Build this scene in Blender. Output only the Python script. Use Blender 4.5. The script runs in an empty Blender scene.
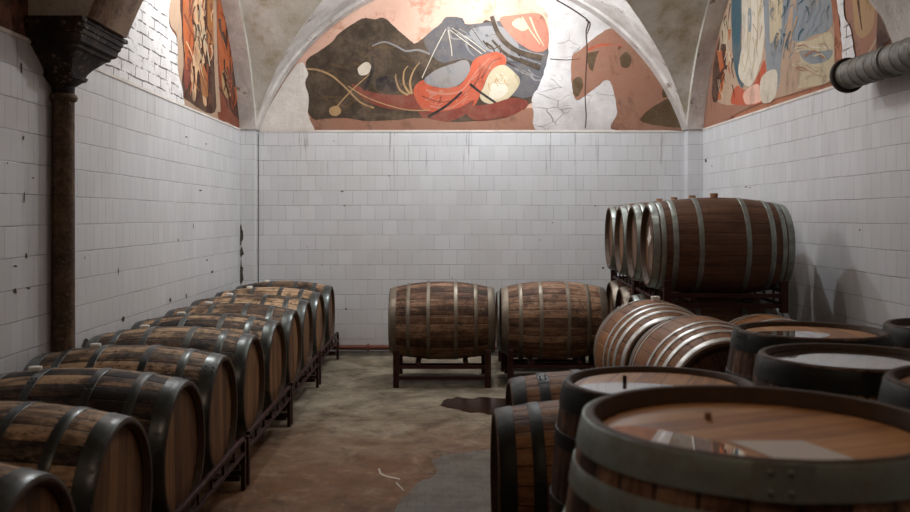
import bpy, bmesh, math, random
from mathutils import Vector, Matrix, noise

random.seed(7)
S = bpy.context.scene
COL = S.collection
PI = math.pi

# ------------------------------------------------------------------ camera
CAMH = 1.43
F = 920.0                      # focal length in pixels of a 910 px wide frame
VX, VY = 442.0, 215.0          # where the level line of sight meets the picture
cd = bpy.data.cameras.new('camera')
cam = bpy.data.objects.new('camera', cd); COL.objects.link(cam)
cam.location = (0, 0, CAMH); cam.rotation_euler = (PI/2, 0, 0)
cd.sensor_width = 36; cd.lens = 36*F/910
cd.shift_x = (455-VX)/910; cd.shift_y = -(256-VY)/910
cd.dof.use_dof = True; cd.dof.focus_distance = 6.5; cd.dof.aperture_fstop = 3.5
S.camera = cam

# ------------------------------------------------------------------ world, lights, exposure
w = bpy.data.worlds.new('world'); S.world = w; w.use_nodes = True
w.node_tree.nodes['Background'].inputs[0].default_value = (.6, .7, 1, 1)
w.node_tree.nodes['Background'].inputs[1].default_value = .01
S.view_settings.view_transform = 'Standard'; S.view_settings.look = 'None'
S.view_settings.gamma = 1; S.view_settings.use_curve_mapping = False
S.view_settings.exposure = 0.12

def lamp(name, loc, power, col, size=.12, kind='POINT', rot=None, spot=None, blend=.5):
    l = bpy.data.lights.new(name, kind); l.energy = power; l.color = col
    l.shadow_soft_size = size
    if kind == 'SPOT':
        l.spot_size = math.radians(spot); l.spot_blend = blend
    o = bpy.data.objects.new(name, l); COL.objects.link(o); o.location = loc
    if rot: o.rotation_euler = [math.radians(a) for a in rot]
    return o
lamp('vault_lamp', (.60, 8.32, 3.60), 98, (.84, .92, 1), .04)
lamp('left_wall_lamp', (-1.2, 6.9, 3.40), 52, (.93, .96, 1), .025)
lamp('arch_lamp', (.75, 5.85, 3.45), 22, (1, .98, .96), .03)
lamp('near_bay_fill', (.2, .9, 3.3), 15, (1, .76, .58), .08)  # added warm fill to brighten the near bay, no fixture known there

# ------------------------------------------------------------------ material helpers
def srgb(r, g, b):
    f = lambda c: (c/255/12.92) if c/255 <= .04045 else ((c/255+.055)/1.055)**2.4
    return (f(r), f(g), f(b), 1)

class NT:
    def __init__(s, name):
        s.m = bpy.data.materials.new(name); s.m.use_nodes = True
        s.t = s.m.node_tree; s.b = s.t.nodes['Principled BSDF']
    def n(s, typ, **kw):
        o = s.t.nodes.new(typ)
        for k, v in kw.items(): setattr(o, k, v)
        return o
    def put(s, sock, v):
        if isinstance(v, bpy.types.NodeSocket): s.t.links.new(v, sock)
        elif v is not None: sock.default_value = v
    def math(s, op, a, b=None, c=None, clamp=False):
        o = s.n('ShaderNodeMath', operation=op, use_clamp=clamp)
        s.put(o.inputs[0], a)
        if b is not None: s.put(o.inputs[1], b)
        if c is not None: s.put(o.inputs[2], c)
        return o.outputs[0]
    def mix(s, f, a, b, blend='MIX'):
        o = s.n('ShaderNodeMix', data_type='RGBA', blend_type=blend)
        s.put(o.inputs[0], f); s.put(o.inputs[6], a); s.put(o.inputs[7], b)
        return o.outputs[2]
    def noise(s, vec, scale, detail=4, rough=.55, dist=0):
        o = s.n('ShaderNodeTexNoise'); s.put(o.inputs['Vector'], vec)
        o.inputs['Scale'].default_value = scale; o.inputs['Detail'].default_value = detail
        o.inputs['Roughness'].default_value = rough; o.inputs['Distortion'].default_value = dist
        return o.outputs['Fac']
    def ramp(s, f, stops):
        o = s.n('ShaderNodeValToRGB'); s.put(o.inputs[0], f)
        e = o.color_ramp.elements
        while len(e) < len(stops): e.new(.5)
        for i, (p, c) in enumerate(stops):
            e[i].position = p; e[i].color = c if len(c) == 4 else (*c, 1)
        return o.outputs[0]
    def step(s, f, a, b):
        o = s.n('ShaderNodeMapRange', interpolation_type='SMOOTHSTEP'); s.put(o.inputs[0], f)
        o.inputs[1].default_value = a; o.inputs[2].default_value = b
        return o.outputs[0]
    def obj(s): return s.n('ShaderNodeTexCoord').outputs['Object']
    def rnd(s): return s.n('ShaderNodeObjectInfo').outputs['Random']
    def sep(s, v):
        o = s.n('ShaderNodeSeparateXYZ'); s.put(o.inputs[0], v); return o.outputs
    def comb(s, x, y, z):
        o = s.n('ShaderNodeCombineXYZ')
        for i, v in enumerate((x, y, z)): s.put(o.inputs[i], v)
        return o.outputs[0]
    def mapv(s, v, scale=(1, 1, 1), loc=(0, 0, 0)):
        o = s.n('ShaderNodeMapping'); s.put(o.inputs[0], v)
        o.inputs['Scale'].default_value = scale; o.inputs['Location'].default_value = loc
        return o.outputs[0]
    def bump(s, h, strength=.3, dist=.01):
        o = s.n('ShaderNodeBump'); o.inputs['Strength'].default_value = strength
        o.inputs['Distance'].default_value = dist; s.put(o.inputs['Height'], h)
        s.t.links.new(o.outputs[0], s.b.inputs['Normal'])
    def done(s, col=None, rough=None, metal=None, spec=None):
        s.put(s.b.inputs['Base Color'], col)
        s.put(s.b.inputs['Roughness'], rough)
        if metal is not None: s.put(s.b.inputs['Metallic'], metal)
        if spec is not None: s.b.inputs['Specular IOR Level'].default_value = spec
        return s.m

def tile_mat(name, axis, width=.152):
    """white glazed 15 cm tiles in running bond, with age marks"""
    k = NT(name); o = k.obj(); x, y, z = k.sep(o)
    u = x if axis == 'x' else y
    zz = k.math('SUBTRACT', z, 2.29)
    wob = k.math('MULTIPLY', k.math('SUBTRACT', k.noise(o, 1.7, 2), .5), .012)
    vec = k.comb(u, k.math('ADD', zz, wob), 0)
    br = k.n('ShaderNodeTexBrick'); br.offset = .5; br.offset_frequency = 2
    k.put(br.inputs['Vector'], vec)
    br.inputs['Color1'].default_value = (0, 0, 0, 1); br.inputs['Color2'].default_value = (1, 1, 1, 1)
    br.inputs['Mortar'].default_value = (.5, .5, .5, 1)
    br.inputs['Scale'].default_value = 1
    br.inputs['Mortar Size'].default_value = .0016; br.inputs['Mortar Smooth'].default_value = .3
    br.inputs['Brick Width'].default_value = width; br.inputs['Row Height'].default_value = .152
    tint = k.n('ShaderNodeSeparateColor'); k.t.links.new(br.outputs['Color'], tint.inputs[0])
    base = k.mix(tint.outputs[0], srgb(208, 208, 209), srgb(217, 217, 218))
    cloud = k.step(k.noise(o, 1.3, 5, .6), .35, .75)
    base = k.mix(k.math('MULTIPLY', cloud, .35), base, srgb(190, 187, 182))
    # vertical drips running down from the top of the tiling
    dr = k.noise(k.comb(k.math('MULTIPLY', u, 26), k.math('MULTIPLY', z, 1.1), 0), 1, 3, .7)
    top = k.step(z, 1.4, 2.3)
    drip = k.math('MULTIPLY', k.step(dr, .58, .66), k.math('MULTIPLY', top, k.step(k.noise(k.comb(u, 0, 3.3), 1.1, 2), .44, .54)))
    base = k.mix(k.math('MULTIPLY', drip, .6), base, srgb(120, 112, 108))
    # joints, stronger where grime sits in them
    gr = k.step(k.noise(o, 3.1, 4), .35, .65)
    g = k.math('MULTIPLY', br.outputs['Fac'], k.math('MULTIPLY_ADD', gr, .55, .28))
    base = k.mix(g, base, srgb(122, 116, 112))
    # the horizontal joints are deeper and darker
    row = k.math('FRACT', k.math('DIVIDE', k.math('ADD', zz, wob), .152))
    d = k.math('MINIMUM', row, k.math('SUBTRACT', 1, row))
    hl = k.math('SUBTRACT', 1, k.step(d, .005, .022))
    hg = k.math('MULTIPLY', hl, k.math('MULTIPLY_ADD', k.step(k.noise(o, 2.3, 5, .7), .42, .66), .6, .10))
    base = k.mix(hg, base, srgb(70, 64, 62))
    # specks and chips
    v = k.n('ShaderNodeTexVoronoi'); k.put(v.inputs['Vector'], o); v.inputs['Scale'].default_value = 3.2
    chip = k.math('MULTIPLY', k.math('SUBTRACT', 1, k.step(v.outputs['Distance'], .03, .05)), k.step(k.noise(o, 5, 2), .55, .6))
    base = k.mix(k.math('MULTIPLY', chip, .8), base, srgb(60, 54, 52))
    low = k.math('SUBTRACT', 1, k.step(k.math('ADD', z, k.math('MULTIPLY', k.noise(o, 3, 4), .5)), .2, .9))
    base = k.mix(k.math('MULTIPLY', low, .35), base, srgb(150, 138, 124))
    h = k.math('SUBTRACT', k.math('MULTIPLY', tint.outputs[0], .35), k.math('MAXIMUM', br.outputs['Fac'], hl))
    h = k.math('ADD', h, k.math('MULTIPLY', k.noise(o, 9, 2), .5))
    k.bump(h, .6, .003)
    return k.done(base, k.math('MULTIPLY_ADD', cloud, .2, .28), spec=.45)

def plaster(name, c1, c2, c3=None, scale=2.2, bump=.5, rough=.85, thr=(.5, .62)):
    k = NT(name); o = k.obj()
    n = k.noise(o, scale, 8, .62, .6)
    base = k.ramp(n, [(.3, c1), (.68, c2)])
    if c3:
        base = k.mix(k.step(k.noise(o, scale*1.7, 8, .7), *thr), base, c3)
    fine = k.noise(o, 38, 5, .7)
    base = k.mix(k.math('MULTIPLY', k.step(fine, .5, .75), .28), base, c1)
    k.bump(k.math('ADD', k.noise(o, 9, 8, .7), k.math('MULTIPLY', fine, .4)), bump, .02)
    return k.done(base, rough, spec=.2)

def paint(name, c, c2=None, amt=.55):
    """old faded wall paint: brushed colour with worn, chalky and darkened areas"""
    k = NT(name); o = k.obj()
    c2 = c2 or tuple(min(1, v*1.45+.03) for v in c[:3])+(1,)
    dk = tuple(v*.42 for v in c[:3])+(1,)
    warp = k.n('ShaderNodeVectorMath', operation='ADD')
    nz = k.n('ShaderNodeTexNoise'); k.put(nz.inputs['Vector'], o); nz.inputs['Scale'].default_value = 3
    k.put(warp.inputs[0], o)
    sc = k.n('ShaderNodeVectorMath', operation='SCALE'); k.t.links.new(nz.outputs['Color'], sc.inputs[0]); sc.inputs['Scale'].default_value = .2
    k.put(warp.inputs[1], sc.outputs[0])
    br = k.noise(k.mapv(warp.outputs[0], (3, 3, 1.5)), 2.2, 9, .72, .15)
    base = k.ramp(br, [(.28, dk), (.47, c), (.62, c), (.8, c2)])
    n = k.step(k.noise(o, 4, 9, .75, .2), .42, .66)
    base = k.mix(k.math('MULTIPLY', n, amt*.5), base, srgb(150, 128, 108))
    m = k.step(k.noise(o, 26, 6, .78), .56, .7)
    base = k.mix(k.math('MULTIPLY', m, .35), base, dk)
    k.bump(k.noise(o, 30, 6, .7), .2, .005)
    return k.done(base, .8, spec=.2)

def brick_white(name, axis):
    k = NT(name); o = k.obj(); x, y, z = k.sep(o)
    u = x if axis == 'x' else y
    wob = k.math('MULTIPLY', k.math('SUBTRACT', k.noise(o, 5, 3), .5), .03)
    br = k.n('ShaderNodeTexBrick'); br.offset = .5
    k.put(br.inputs['Vector'], k.comb(k.math('ADD', u, wob), k.math('ADD', z, wob), 0))
    br.inputs['Color1'].default_value = srgb(232, 228, 226); br.inputs['Color2'].default_value = srgb(205, 200, 198)
    br.inputs['Mortar'].default_value = srgb(105, 95, 90)
    br.inputs['Scale'].default_value = 1
    br.inputs['Mortar Size'].default_value = .006; br.inputs['Mortar Smooth'].default_value = .4
    br.inputs['Brick Width'].default_value = .27; br.inputs['Row Height'].default_value = .078
    keep = k.step(k.noise(o, 5.5, 4, .7), .42, .58)
    base = k.mix(keep, srgb(226, 222, 220), br.outputs['Color'])
    base = k.mix(k.math('MULTIPLY', k.step(k.noise(o, 14, 6, .75), .58, .66), .6), base, srgb(120, 105, 98))
    k.bump(k.math('SUBTRACT', k.noise(o, 12, 6, .7), k.math('MULTIPLY', k.math('MULTIPLY', br.outputs['Fac'], keep), 2)), .8, .015)
    return k.done(base, .8, spec=.2)

def flaked(name):
    """white plaster with cracks and flaked spots"""
    k = NT(name); o = k.obj()
    base = k.ramp(k.noise(o, 3, 6), [(.3, srgb(176, 168, 162)), (.7, srgb(220, 215, 212))])
    st = k.noise(k.mapv(o, (6, 6, 22)), 1.4, 8, .8, .3)
    base = k.mix(k.math('MULTIPLY', k.step(st, .60, .64), .75), base, srgb(112, 90, 80))
    v = k.n('ShaderNodeTexVoronoi', feature='DISTANCE_TO_EDGE')
    wv = k.n('ShaderNodeVectorMath', operation='ADD'); nz = k.n('ShaderNodeTexNoise'); nz.inputs['Scale'].default_value = 4; k.put(nz.inputs['Vector'], o)
    sc = k.n('ShaderNodeVectorMath', operation='SCALE'); k.t.links.new(nz.outputs['Color'], sc.inputs[0]); sc.inputs['Scale'].default_value = .3
    k.put(wv.inputs[0], k.mapv(o, (1, 1, 2.2))); k.put(wv.inputs[1], sc.outputs[0]); k.put(v.inputs['Vector'], wv.outputs[0]); v.inputs['Scale'].default_value = 3.2
    cr = k.math('MULTIPLY', k.math('SUBTRACT', 1, k.step(v.outputs['Distance'], .004, .016)), k.step(k.noise(o, 2.2, 3), .48, .56))
    base = k.mix(k.math('MULTIPLY', cr, .6), base, srgb(110, 92, 84))
    k.bump(k.math('SUBTRACT', k.noise(o, 10, 8, .7), cr), .7, .02)
    return k.done(base, .85, spec=.2)

def stave_mat(name, dark, mid, light, dirt=.5, contrast=1.0, gloss=.5, seam=.85, N=28):
    k = NT(name); o = k.obj(); x, y, z = k.sep(o); r = k.rnd()
    a = k.math('MULTIPLY', k.math('ADD', k.math('DIVIDE', k.math('ARCTAN2', z, y), 2*PI), .5), N)
    idx = k.math('FLOOR', a); fr = k.math('FRACT', a)
    wn = k.n('ShaderNodeTexWhiteNoise', noise_dimensions='2D')
    k.put(wn.inputs['Vector'], k.comb(idx, k.math('MULTIPLY', r, 77), 0))
    sv = wn.outputs['Value']
    off = k.math('MULTIPLY', r, 37)
    vec = k.comb(k.math('ADD', k.math('MULTIPLY', x, 2.2), off), k.math('MULTIPLY', y, 1), z)
    vg = k.comb(k.math('ADD', k.math('MULTIPLY', x, 3), k.math('MULTIPLY', sv, 40)), k.math('MULTIPLY', y, 60), k.math('MULTIPLY', z, 60))
    grain = k.noise(vg, 1, 5, .65)
    big = k.noise(k.mapv(vec, (1.6, 5, 5)), 1, 6, .7, .5)
    f = k.math('ADD', k.math('MULTIPLY', k.math('SUBTRACT', sv, .5), .55*contrast), k.math('MULTIPLY', k.math('SUBTRACT', grain, .5), 1.1))
    f = k.math('ADD', f, k.math('MULTIPLY', k.math('SUBTRACT', big, .5), 1.5*contrast))
    f = k.math('ADD', f, .5, clamp=True)
    base = k.ramp(f, [(.12, dark), (.5, mid), (.88, light)])
    # dark stains spreading from the seams and round the hoops
    stain = k.step(k.noise(k.comb(k.math('ADD', k.math('MULTIPLY', x, 5), off), k.math('MULTIPLY', y, 4), k.math('MULTIPLY', z, 4)), 1.5, 7, .72), .52, .66)
    base = k.mix(k.math('MULTIPLY', stain, dirt), base, tuple(v*.45 for v in dark[:3])+(1,))
    if dirt > .45:
        spl = k.noise(k.comb(k.math('ADD', k.math('MULTIPLY', x, 16), off), k.math('MULTIPLY', y, 22), k.math('MULTIPLY', z, 22)), 1, 6, .8)
        base = k.mix(k.math('MULTIPLY', k.step(spl, .53, .60), dirt*.8), base, tuple(v*.4 for v in dark[:3])+(1,))
        dust = k.noise(k.comb(k.math('ADD', k.math('MULTIPLY', x, 7), off), k.math('MULTIPLY', y, 18), k.math('MULTIPLY', z, 18)), 1, 6, .75)
        base = k.mix(k.math('MULTIPLY', k.step(dust, .56, .7), .4), base, tuple(min(1, v*1.25) for v in light[:3])+(1,))
    d = k.math('MINIMUM', fr, k.math('SUBTRACT', 1, fr))
    sm = k.math('SUBTRACT', 1, k.step(d, .015, .06))
    base = k.mix(k.math('MULTIPLY', sm, seam), base, tuple(v*.25 for v in dark[:3])+(1,))
    k.bump(k.math('SUBTRACT', k.math('MULTIPLY', grain, .5), k.math('MULTIPLY', sm, 1.2)), .7, .005)
    return k.done(base, k.math('MULTIPLY_ADD', grain, .25, gloss-.02), spec=.22)

def head_mat(name, dark, mid, light, gloss=.5, W=.075, dirt=.4):
    k = NT(name); o = k.obj(); x, y, z = k.sep(o); r = k.rnd()
    a = k.math('DIVIDE', k.math('ADD', y, 3), W)
    idx = k.math('FLOOR', a); fr = k.math('FRACT', a)
    wn = k.n('ShaderNodeTexWhiteNoise', noise_dimensions='2D')
    k.put(wn.inputs['Vector'], k.comb(idx, k.math('MULTIPLY', r, 91), 0))
    off = k.math('MULTIPLY', r, 19)
    grain = k.noise(k.comb(0, k.math('MULTIPLY', y, 55), k.math('ADD', k.math('MULTIPLY', z, 3), k.math('ADD', off, k.math('MULTIPLY', wn.outputs['Value'], 30)))), 1, 6, .65, .4)
    big = k.noise(k.comb(0, k.math('MULTIPLY', y, 3), k.math('ADD', k.math('MULTIPLY', z, 2), off)), 1.5, 6, .7)
    f = k.math('ADD', k.math('MULTIPLY', wn.outputs['Value'], .35), k.math('ADD', k.math('MULTIPLY', grain, .8), k.math('MULTIPLY', big, .7)))
    f = k.math('ADD', k.math('MULTIPLY', k.math('SUBTRACT', f, .92), 1.6), .5, clamp=True)
    base = k.ramp(f, [(.1, dark), (.5, mid), (.9, light)])
    base = k.mix(k.math('MULTIPLY', k.step(big, .55, .7), dirt), base, tuple(v*.6 for v in dark[:3])+(1,))
    d = k.math('MINIMUM', fr, k.math('SUBTRACT', 1, fr))
    sm = k.math('SUBTRACT', 1, k.step(d, .01, .035))
    base = k.mix(k.math('MULTIPLY', sm, .7), base, tuple(v*.3 for v in dark[:3])+(1,))
    k.bump(k.math('SUBTRACT', k.math('MULTIPLY', grain, .4), sm), .35, .002)
    return k.done(base, k.math('MULTIPLY_ADD', grain, .2, gloss-.1), spec=(.5 if gloss < .3 else .25))

def metal_mat(name, c, rust, amt=.4, rough=.38, met=.85):
    k = NT(name); o = k.obj(); r = k.rnd()
    v = k.n('ShaderNodeVectorMath', operation='ADD'); k.put(v.inputs[0], o); k.put(v.inputs[1], k.comb(k.math('MULTIPLY', r, 30), 0, 0))
    n = k.noise(v.outputs[0], 11, 7, .7); n2 = k.noise(v.outputs[0], 45, 4, .7)
    m = k.math('MULTIPLY', k.step(n, .45, .68), amt)
    base = k.mix(m, c, rust)
    base = k.mix(k.math('MULTIPLY', k.step(n2, .5, .7), .3), base, tuple(q*.6 for q in c[:3])+(1,))
    k.bump(n2, .15, .003)
    return k.done(base, k.math('ADD', k.math('MULTIPLY', m, .3), k.math('MULTIPLY_ADD', n2, .2, rough-.1)), k.math('MULTIPLY', met, k.math('SUBTRACT', 1, k.math('MULTIPLY', m, .8))))

def plain(name, c, rough=.6, metal=0, spec=.4, vary=.3, scale=20):
    k = NT(name); n = k.noise(k.obj(), scale, 4, .6)
    base = k.mix(k.math('MULTIPLY', n, vary), c, tuple(v*.45 for v in c[:3])+(1,))
    return k.done(base, rough, metal, spec)

def floor_mat():
    k = NT('concrete_floor'); o = k.obj(); x, y, z = k.sep(o)
    n = k.noise(o, 2.2, 9, .72, .3); n2 = k.noise(o, 7, 8, .75)
    base = k.ramp(n, [(.3, srgb(86, 76, 62)), (.7, srgb(156, 146, 126))])
    # rusty brown stain towards the front of the room
    yy = k.math('ADD', y, k.math('MULTIPLY', k.math('SUBTRACT', n2, .5), 1.6))
    yy = k.math('ADD', yy, k.math('MULTIPLY', k.math('SUBTRACT', n, .5), 2.4))
    front = k.math('SUBTRACT', 1, k.step(yy, 4.9, 7.0))
    base = k.mix(k.math('MULTIPLY', front, k.math('MULTIPLY_ADD', n2, .9, .35, clamp=True)), base, srgb(120, 76, 42))
    st = k.step(k.noise(k.mapv(o, (1, .8, 1), (4, 2, 0)), 2.4, 8, .7, .6), .5, .64)
    base = k.mix(k.math('MULTIPLY', st, .6), base, srgb(66, 46, 28))
    # small dark pits and crumbs
    pit = k.step(k.noise(o, 16, 8, .8), .58, .66)
    base = k.mix(k.math('MULTIPLY', pit, .4), base, srgb(54, 40, 28))
    lt = k.step(k.noise(k.mapv(o, (1, 1, 1), (9, 7, 0)), 3.5, 8, .7, 1), .58, .72)
    base = k.mix(k.math('MULTIPLY', lt, .4), base, srgb(170, 154, 126))
    # sawn joints across the slab
    for yj in (6.42,):
        j = k.math('SUBTRACT', 1, k.step(k.math('ABSOLUTE', k.math('SUBTRACT', k.math('ADD', y, k.math('MULTIPLY', n2, .02)), yj)), .006, .02))
        base = k.mix(k.math('MULTIPLY', j, .45), base, srgb(70, 58, 48))
    mid = k.noise(o, 5, 9, .8, .4)
    base = k.mix(k.math('MULTIPLY', k.step(mid, .5, .62), .4), base, srgb(78, 60, 42))
    base = k.mix(k.math('MULTIPLY', k.math('SUBTRACT', 1, k.step(mid, .36, .48)), .3), base, srgb(176, 156, 126))
    sp = k.step(k.noise(o, 60, 4, .7), .62, .7)
    base = k.mix(k.math('MULTIPLY', sp, .3), base, srgb(60, 50, 42))
    k.bump(k.math('ADD', n2, k.math('MULTIPLY', k.noise(o, 50, 4), .3)), .25, .008)
    return k.done(base, k.math('MULTIPLY_ADD', n2, .35, .5), spec=.18)

def grid_mat():
    k = NT('small_floor_tiles'); o = k.obj()
    br = k.n('ShaderNodeTexBrick'); br.offset = .5
    k.put(br.inputs['Vector'], o)
    br.inputs['Color1'].default_value = srgb(118, 112, 102); br.inputs['Color2'].default_value = srgb(106, 101, 93)
    br.inputs['Mortar'].default_value = srgb(96, 89, 80); br.inputs['Scale'].default_value = 1
    br.inputs['Mortar Size'].default_value = .002; br.inputs['Brick Width'].default_value = .085; br.inputs['Row Height'].default_value = .085
    base = k.mix(k.math('MULTIPLY', k.step(k.noise(o, 4, 7, .7), .42, .65), .6), br.outputs['Color'], srgb(84, 66, 50))
    return k.done(base, .7, spec=.2)

M = {}
M['tile_x'] = tile_mat('white_wall_tiles', 'x'); M['tile_y'] = tile_mat('white_side_tiles', 'y', .122)
M['web'] = plaster('mottled_vault_plaster', srgb(184, 178, 164), srgb(218, 212, 204), srgb(172, 160, 132), 2.2, .7, thr=(.46, .7))
M['rib'] = plaster('pale_rib_plaster', srgb(184, 174, 166), srgb(226, 219, 212), srgb(140, 122, 108), 3, .8, thr=(.58, .68))
M['soffit'] = plaster('brown_arch_plaster', srgb(120, 94, 74), srgb(150, 122, 98), srgb(96, 72, 56), 3, .5)
M['patch'] = plaster('white_repair_plaster', srgb(206, 196, 186), srgb(232, 224, 216), srgb(186, 172, 160), 4, .7, thr=(.6, .75))
M['pink'] = plaster('pink_wall_ground', srgb(206, 160, 138), srgb(224, 184, 162), srgb(192, 142, 118), 2, .3)
M['terra'] = plaster('terracotta_ground', srgb(150, 96, 70), srgb(176, 120, 92), srgb(128, 78, 56), 3, .3)
M['brown'] = plaster('brown_wall_ground', srgb(104, 70, 54), srgb(134, 94, 74), srgb(78, 54, 44), 3, .4)
M['brickw'] = brick_white('whitewashed_brick', 'y')
M['flaked'] = flaked('flaked_white_plaster')
M['edge'] = plain('broken_plaster_edge', srgb(196, 178, 160), .9)
M['crack'] = plain('dark_crack', srgb(66, 46, 38), .9)
M['chip'] = plain('chipped_hole', srgb(74, 68, 56), .9)
M['floor'] = floor_mat(); M['grid'] = grid_mat()
M['iron'] = None
k = NT('flaking_cast_iron'); o_ = k.obj()
n_ = k.noise(o_, 60, 6, .8); n2_ = k.noise(o_, 11, 6, .7)
b_ = k.mix(k.step(n2_, .4, .65), srgb(84, 66, 52), srgb(122, 98, 76))
b_ = k.mix(k.math('MULTIPLY', k.step(n_, .54, .62), .5), b_, srgb(160, 138, 114))
k.bump(n_, .8, .01); M['iron'] = k.done(b_, .75, .1, .3)
k = NT('flaking_capital_paint'); o_ = k.obj()
n_ = k.noise(o_, 34, 7, .8); n2_ = k.noise(o_, 7, 6, .7)
b_ = k.mix(k.step(n2_, .4, .65), srgb(36, 28, 24), srgb(66, 52, 43))
b_ = k.mix(k.math('MULTIPLY', k.step(n_, .56, .62), k.step(n2_, .5, .56)), b_, srgb(176, 160, 142))
k.bump(n_, .8, .012); M['capital'] = k.done(b_, .75, .05, .3)

M['stave_old'] = stave_mat('weathered_staves', srgb(40, 32, 27), srgb(108, 84, 64), srgb(196, 162, 126), .85, 1.6, .46)
M['stave_low'] = stave_mat('orange_brown_staves', srgb(80, 54, 34), srgb(128, 88, 54), srgb(164, 120, 78), .5, .8, .5)
M['stave_mid'] = stave_mat('brown_staves', srgb(64, 46, 35), srgb(114, 82, 62), srgb(172, 136, 108), .6, 1.1, .5)
M['stave_new'] = stave_mat('smooth_dark_staves', srgb(74, 52, 40), srgb(100, 70, 53), srgb(122, 90, 70), .2, .5, .42, .35)
M['stave_red'] = stave_mat('smooth_red_staves', srgb(84, 54, 30), srgb(134, 86, 48), srgb(160, 112, 68), .3, .7, .45, .15)
M['chime'] = plain('dark_stave_ends', srgb(88, 68, 52), .7, vary=.7, scale=30)
M['head_old'] = head_mat('oak_head', srgb(72, 48, 30), srgb(122, 84, 52), srgb(160, 118, 78), .55)
M['head_dark'] = head_mat('stained_oak_head', srgb(58, 40, 28), srgb(98, 68, 46), srgb(132, 96, 66), .5, dirt=.7)
M['head_top'] = head_mat('varnished_oak_top', srgb(132, 86, 48), srgb(182, 126, 74), srgb(208, 156, 102), .5)
M['head_wet'] = head_mat('glossy_dark_top', srgb(60, 46, 38), srgb(96, 74, 58), srgb(128, 100, 80), .12)
M['head_wet'].node_tree.nodes['Principled BSDF'].inputs['Coat Weight'].default_value = 1
M['head_wet'].node_tree.nodes['Principled BSDF'].inputs['Coat Roughness'].default_value = .03
M['hoop_dark'] = metal_mat('dark_galvanised_hoop', srgb(86, 90, 88), srgb(46, 38, 32), .8, .30)
M['hoop_green'] = metal_mat('grey_green_hoop', srgb(150, 162, 152), srgb(124, 118, 100), .6, .45, .45)
M['hoop_grey'] = metal_mat('dull_grey_hoop', srgb(140, 130, 116), srgb(104, 86, 70), .6, .5)
M['hoop_new'] = metal_mat('clean_silver_hoop', srgb(190, 190, 186), srgb(136, 118, 100), .45, .4)
M['hoop_dull'] = metal_mat('dull_silver_hoop', srgb(146, 152, 146), srgb(104, 98, 88), .65, .45)
M['hoop_black'] = metal_mat('blackened_hoop', srgb(48, 48, 45), srgb(38, 32, 28), .5, .5)
M['rack'] = metal_mat('rusty_rack_paint', srgb(72, 44, 40), srgb(60, 34, 28), .7, .5)
M['bung_white'] = plain('white_silicone', srgb(246, 242, 232), .5, vary=.05)
M['bung_cork'] = plain('brown_cork', srgb(164, 118, 82), .8)
M['paper'] = plain('white_paper', srgb(222, 214, 206), .8, vary=.1)
M['duct'] = metal_mat('grey_duct_metal', srgb(112, 108, 98), srgb(92, 82, 70), .6, .6, .35)
M['rust_pipe'] = plain('rusty_pipe', srgb(112, 66, 52), .6, .2)
M['base'] = plaster('grey_skirting_cement', srgb(150, 146, 142), srgb(196, 194, 192), None, 6, .4)
k = NT('wet_stain'); n_ = k.noise(k.obj(), 5, 6, .7)
M['wet'] = k.done(k.ramp(n_, [(.3, srgb(36, 22, 15)), (.7, srgb(60, 38, 26))]), .22, spec=.5)
k = NT('still_water'); k.b.inputs['IOR'].default_value = 1.6
k.b.inputs['Coat Weight'].default_value = 1; k.b.inputs['Coat Roughness'].default_value = .01; k.b.inputs['Coat IOR'].default_value = 1.6
M['water'] = k.done(srgb(120, 100, 84), .03)
M['scuff'] = plain('pale_scratch', srgb(196, 184, 166), .8)
M['inner'] = plain('dark_duct_inside', srgb(60, 52, 46), .8)

# ------------------------------------------------------------------ object helpers
def finish(name, bm, mats, parent=None, loc=(0, 0, 0), rot=(0, 0, 0), smooth=True, angle=35):
    me = bpy.data.meshes.new(name)
    bm.normal_update()
    if smooth:
        for f in bm.faces: f.smooth = True
        for e in bm.edges:
            if len(e.link_faces) == 2 and e.calc_face_angle(0) > math.radians(angle): e.smooth = False
    bm.to_mesh(me); bm.free()
    for m in (mats if isinstance(mats, (list, tuple)) else [mats]): me.materials.append(m)
    o = bpy.data.objects.new(name, me); COL.objects.link(o)
    o.location = loc; o.rotation_euler = rot
    if parent: o.parent = parent
    return o

def thing(name, label, cat, loc=(0, 0, 0), rz=0, group=None):
    o = bpy.data.objects.new(name, None); COL.objects.link(o); o.empty_display_size = .1
    o.location = loc; o.rotation_euler = (0, 0, rz)
    return tag(o, label, cat, group)
def tag(o, label, cat, group=None):
    o['label'] = label; o['category'] = cat
    if group: o['group'] = group
    return o
def struct(o): o['kind'] = 'structure'; return o

def box(bm, x0, x1, y0, y1, z0, z1, mi=0, bev=0):
    r = bmesh.ops.create_cube(bm, size=1)
    for v in r['verts']:
        v.co = Vector(((x0+x1)/2+v.co.x*(x1-x0), (y0+y1)/2+v.co.y*(y1-y0), (z0+z1)/2+v.co.z*(z1-z0)))
    fs = set(f for v in r['verts'] for f in v.link_faces)
    for f in fs: f.material_index = mi
    if bev:
        es = set(e for v in r['verts'] for e in v.link_edges)
        bmesh.ops.bevel(bm, geom=list(es), offset=bev, segments=2, affect='EDGES', profile=.6)

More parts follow.
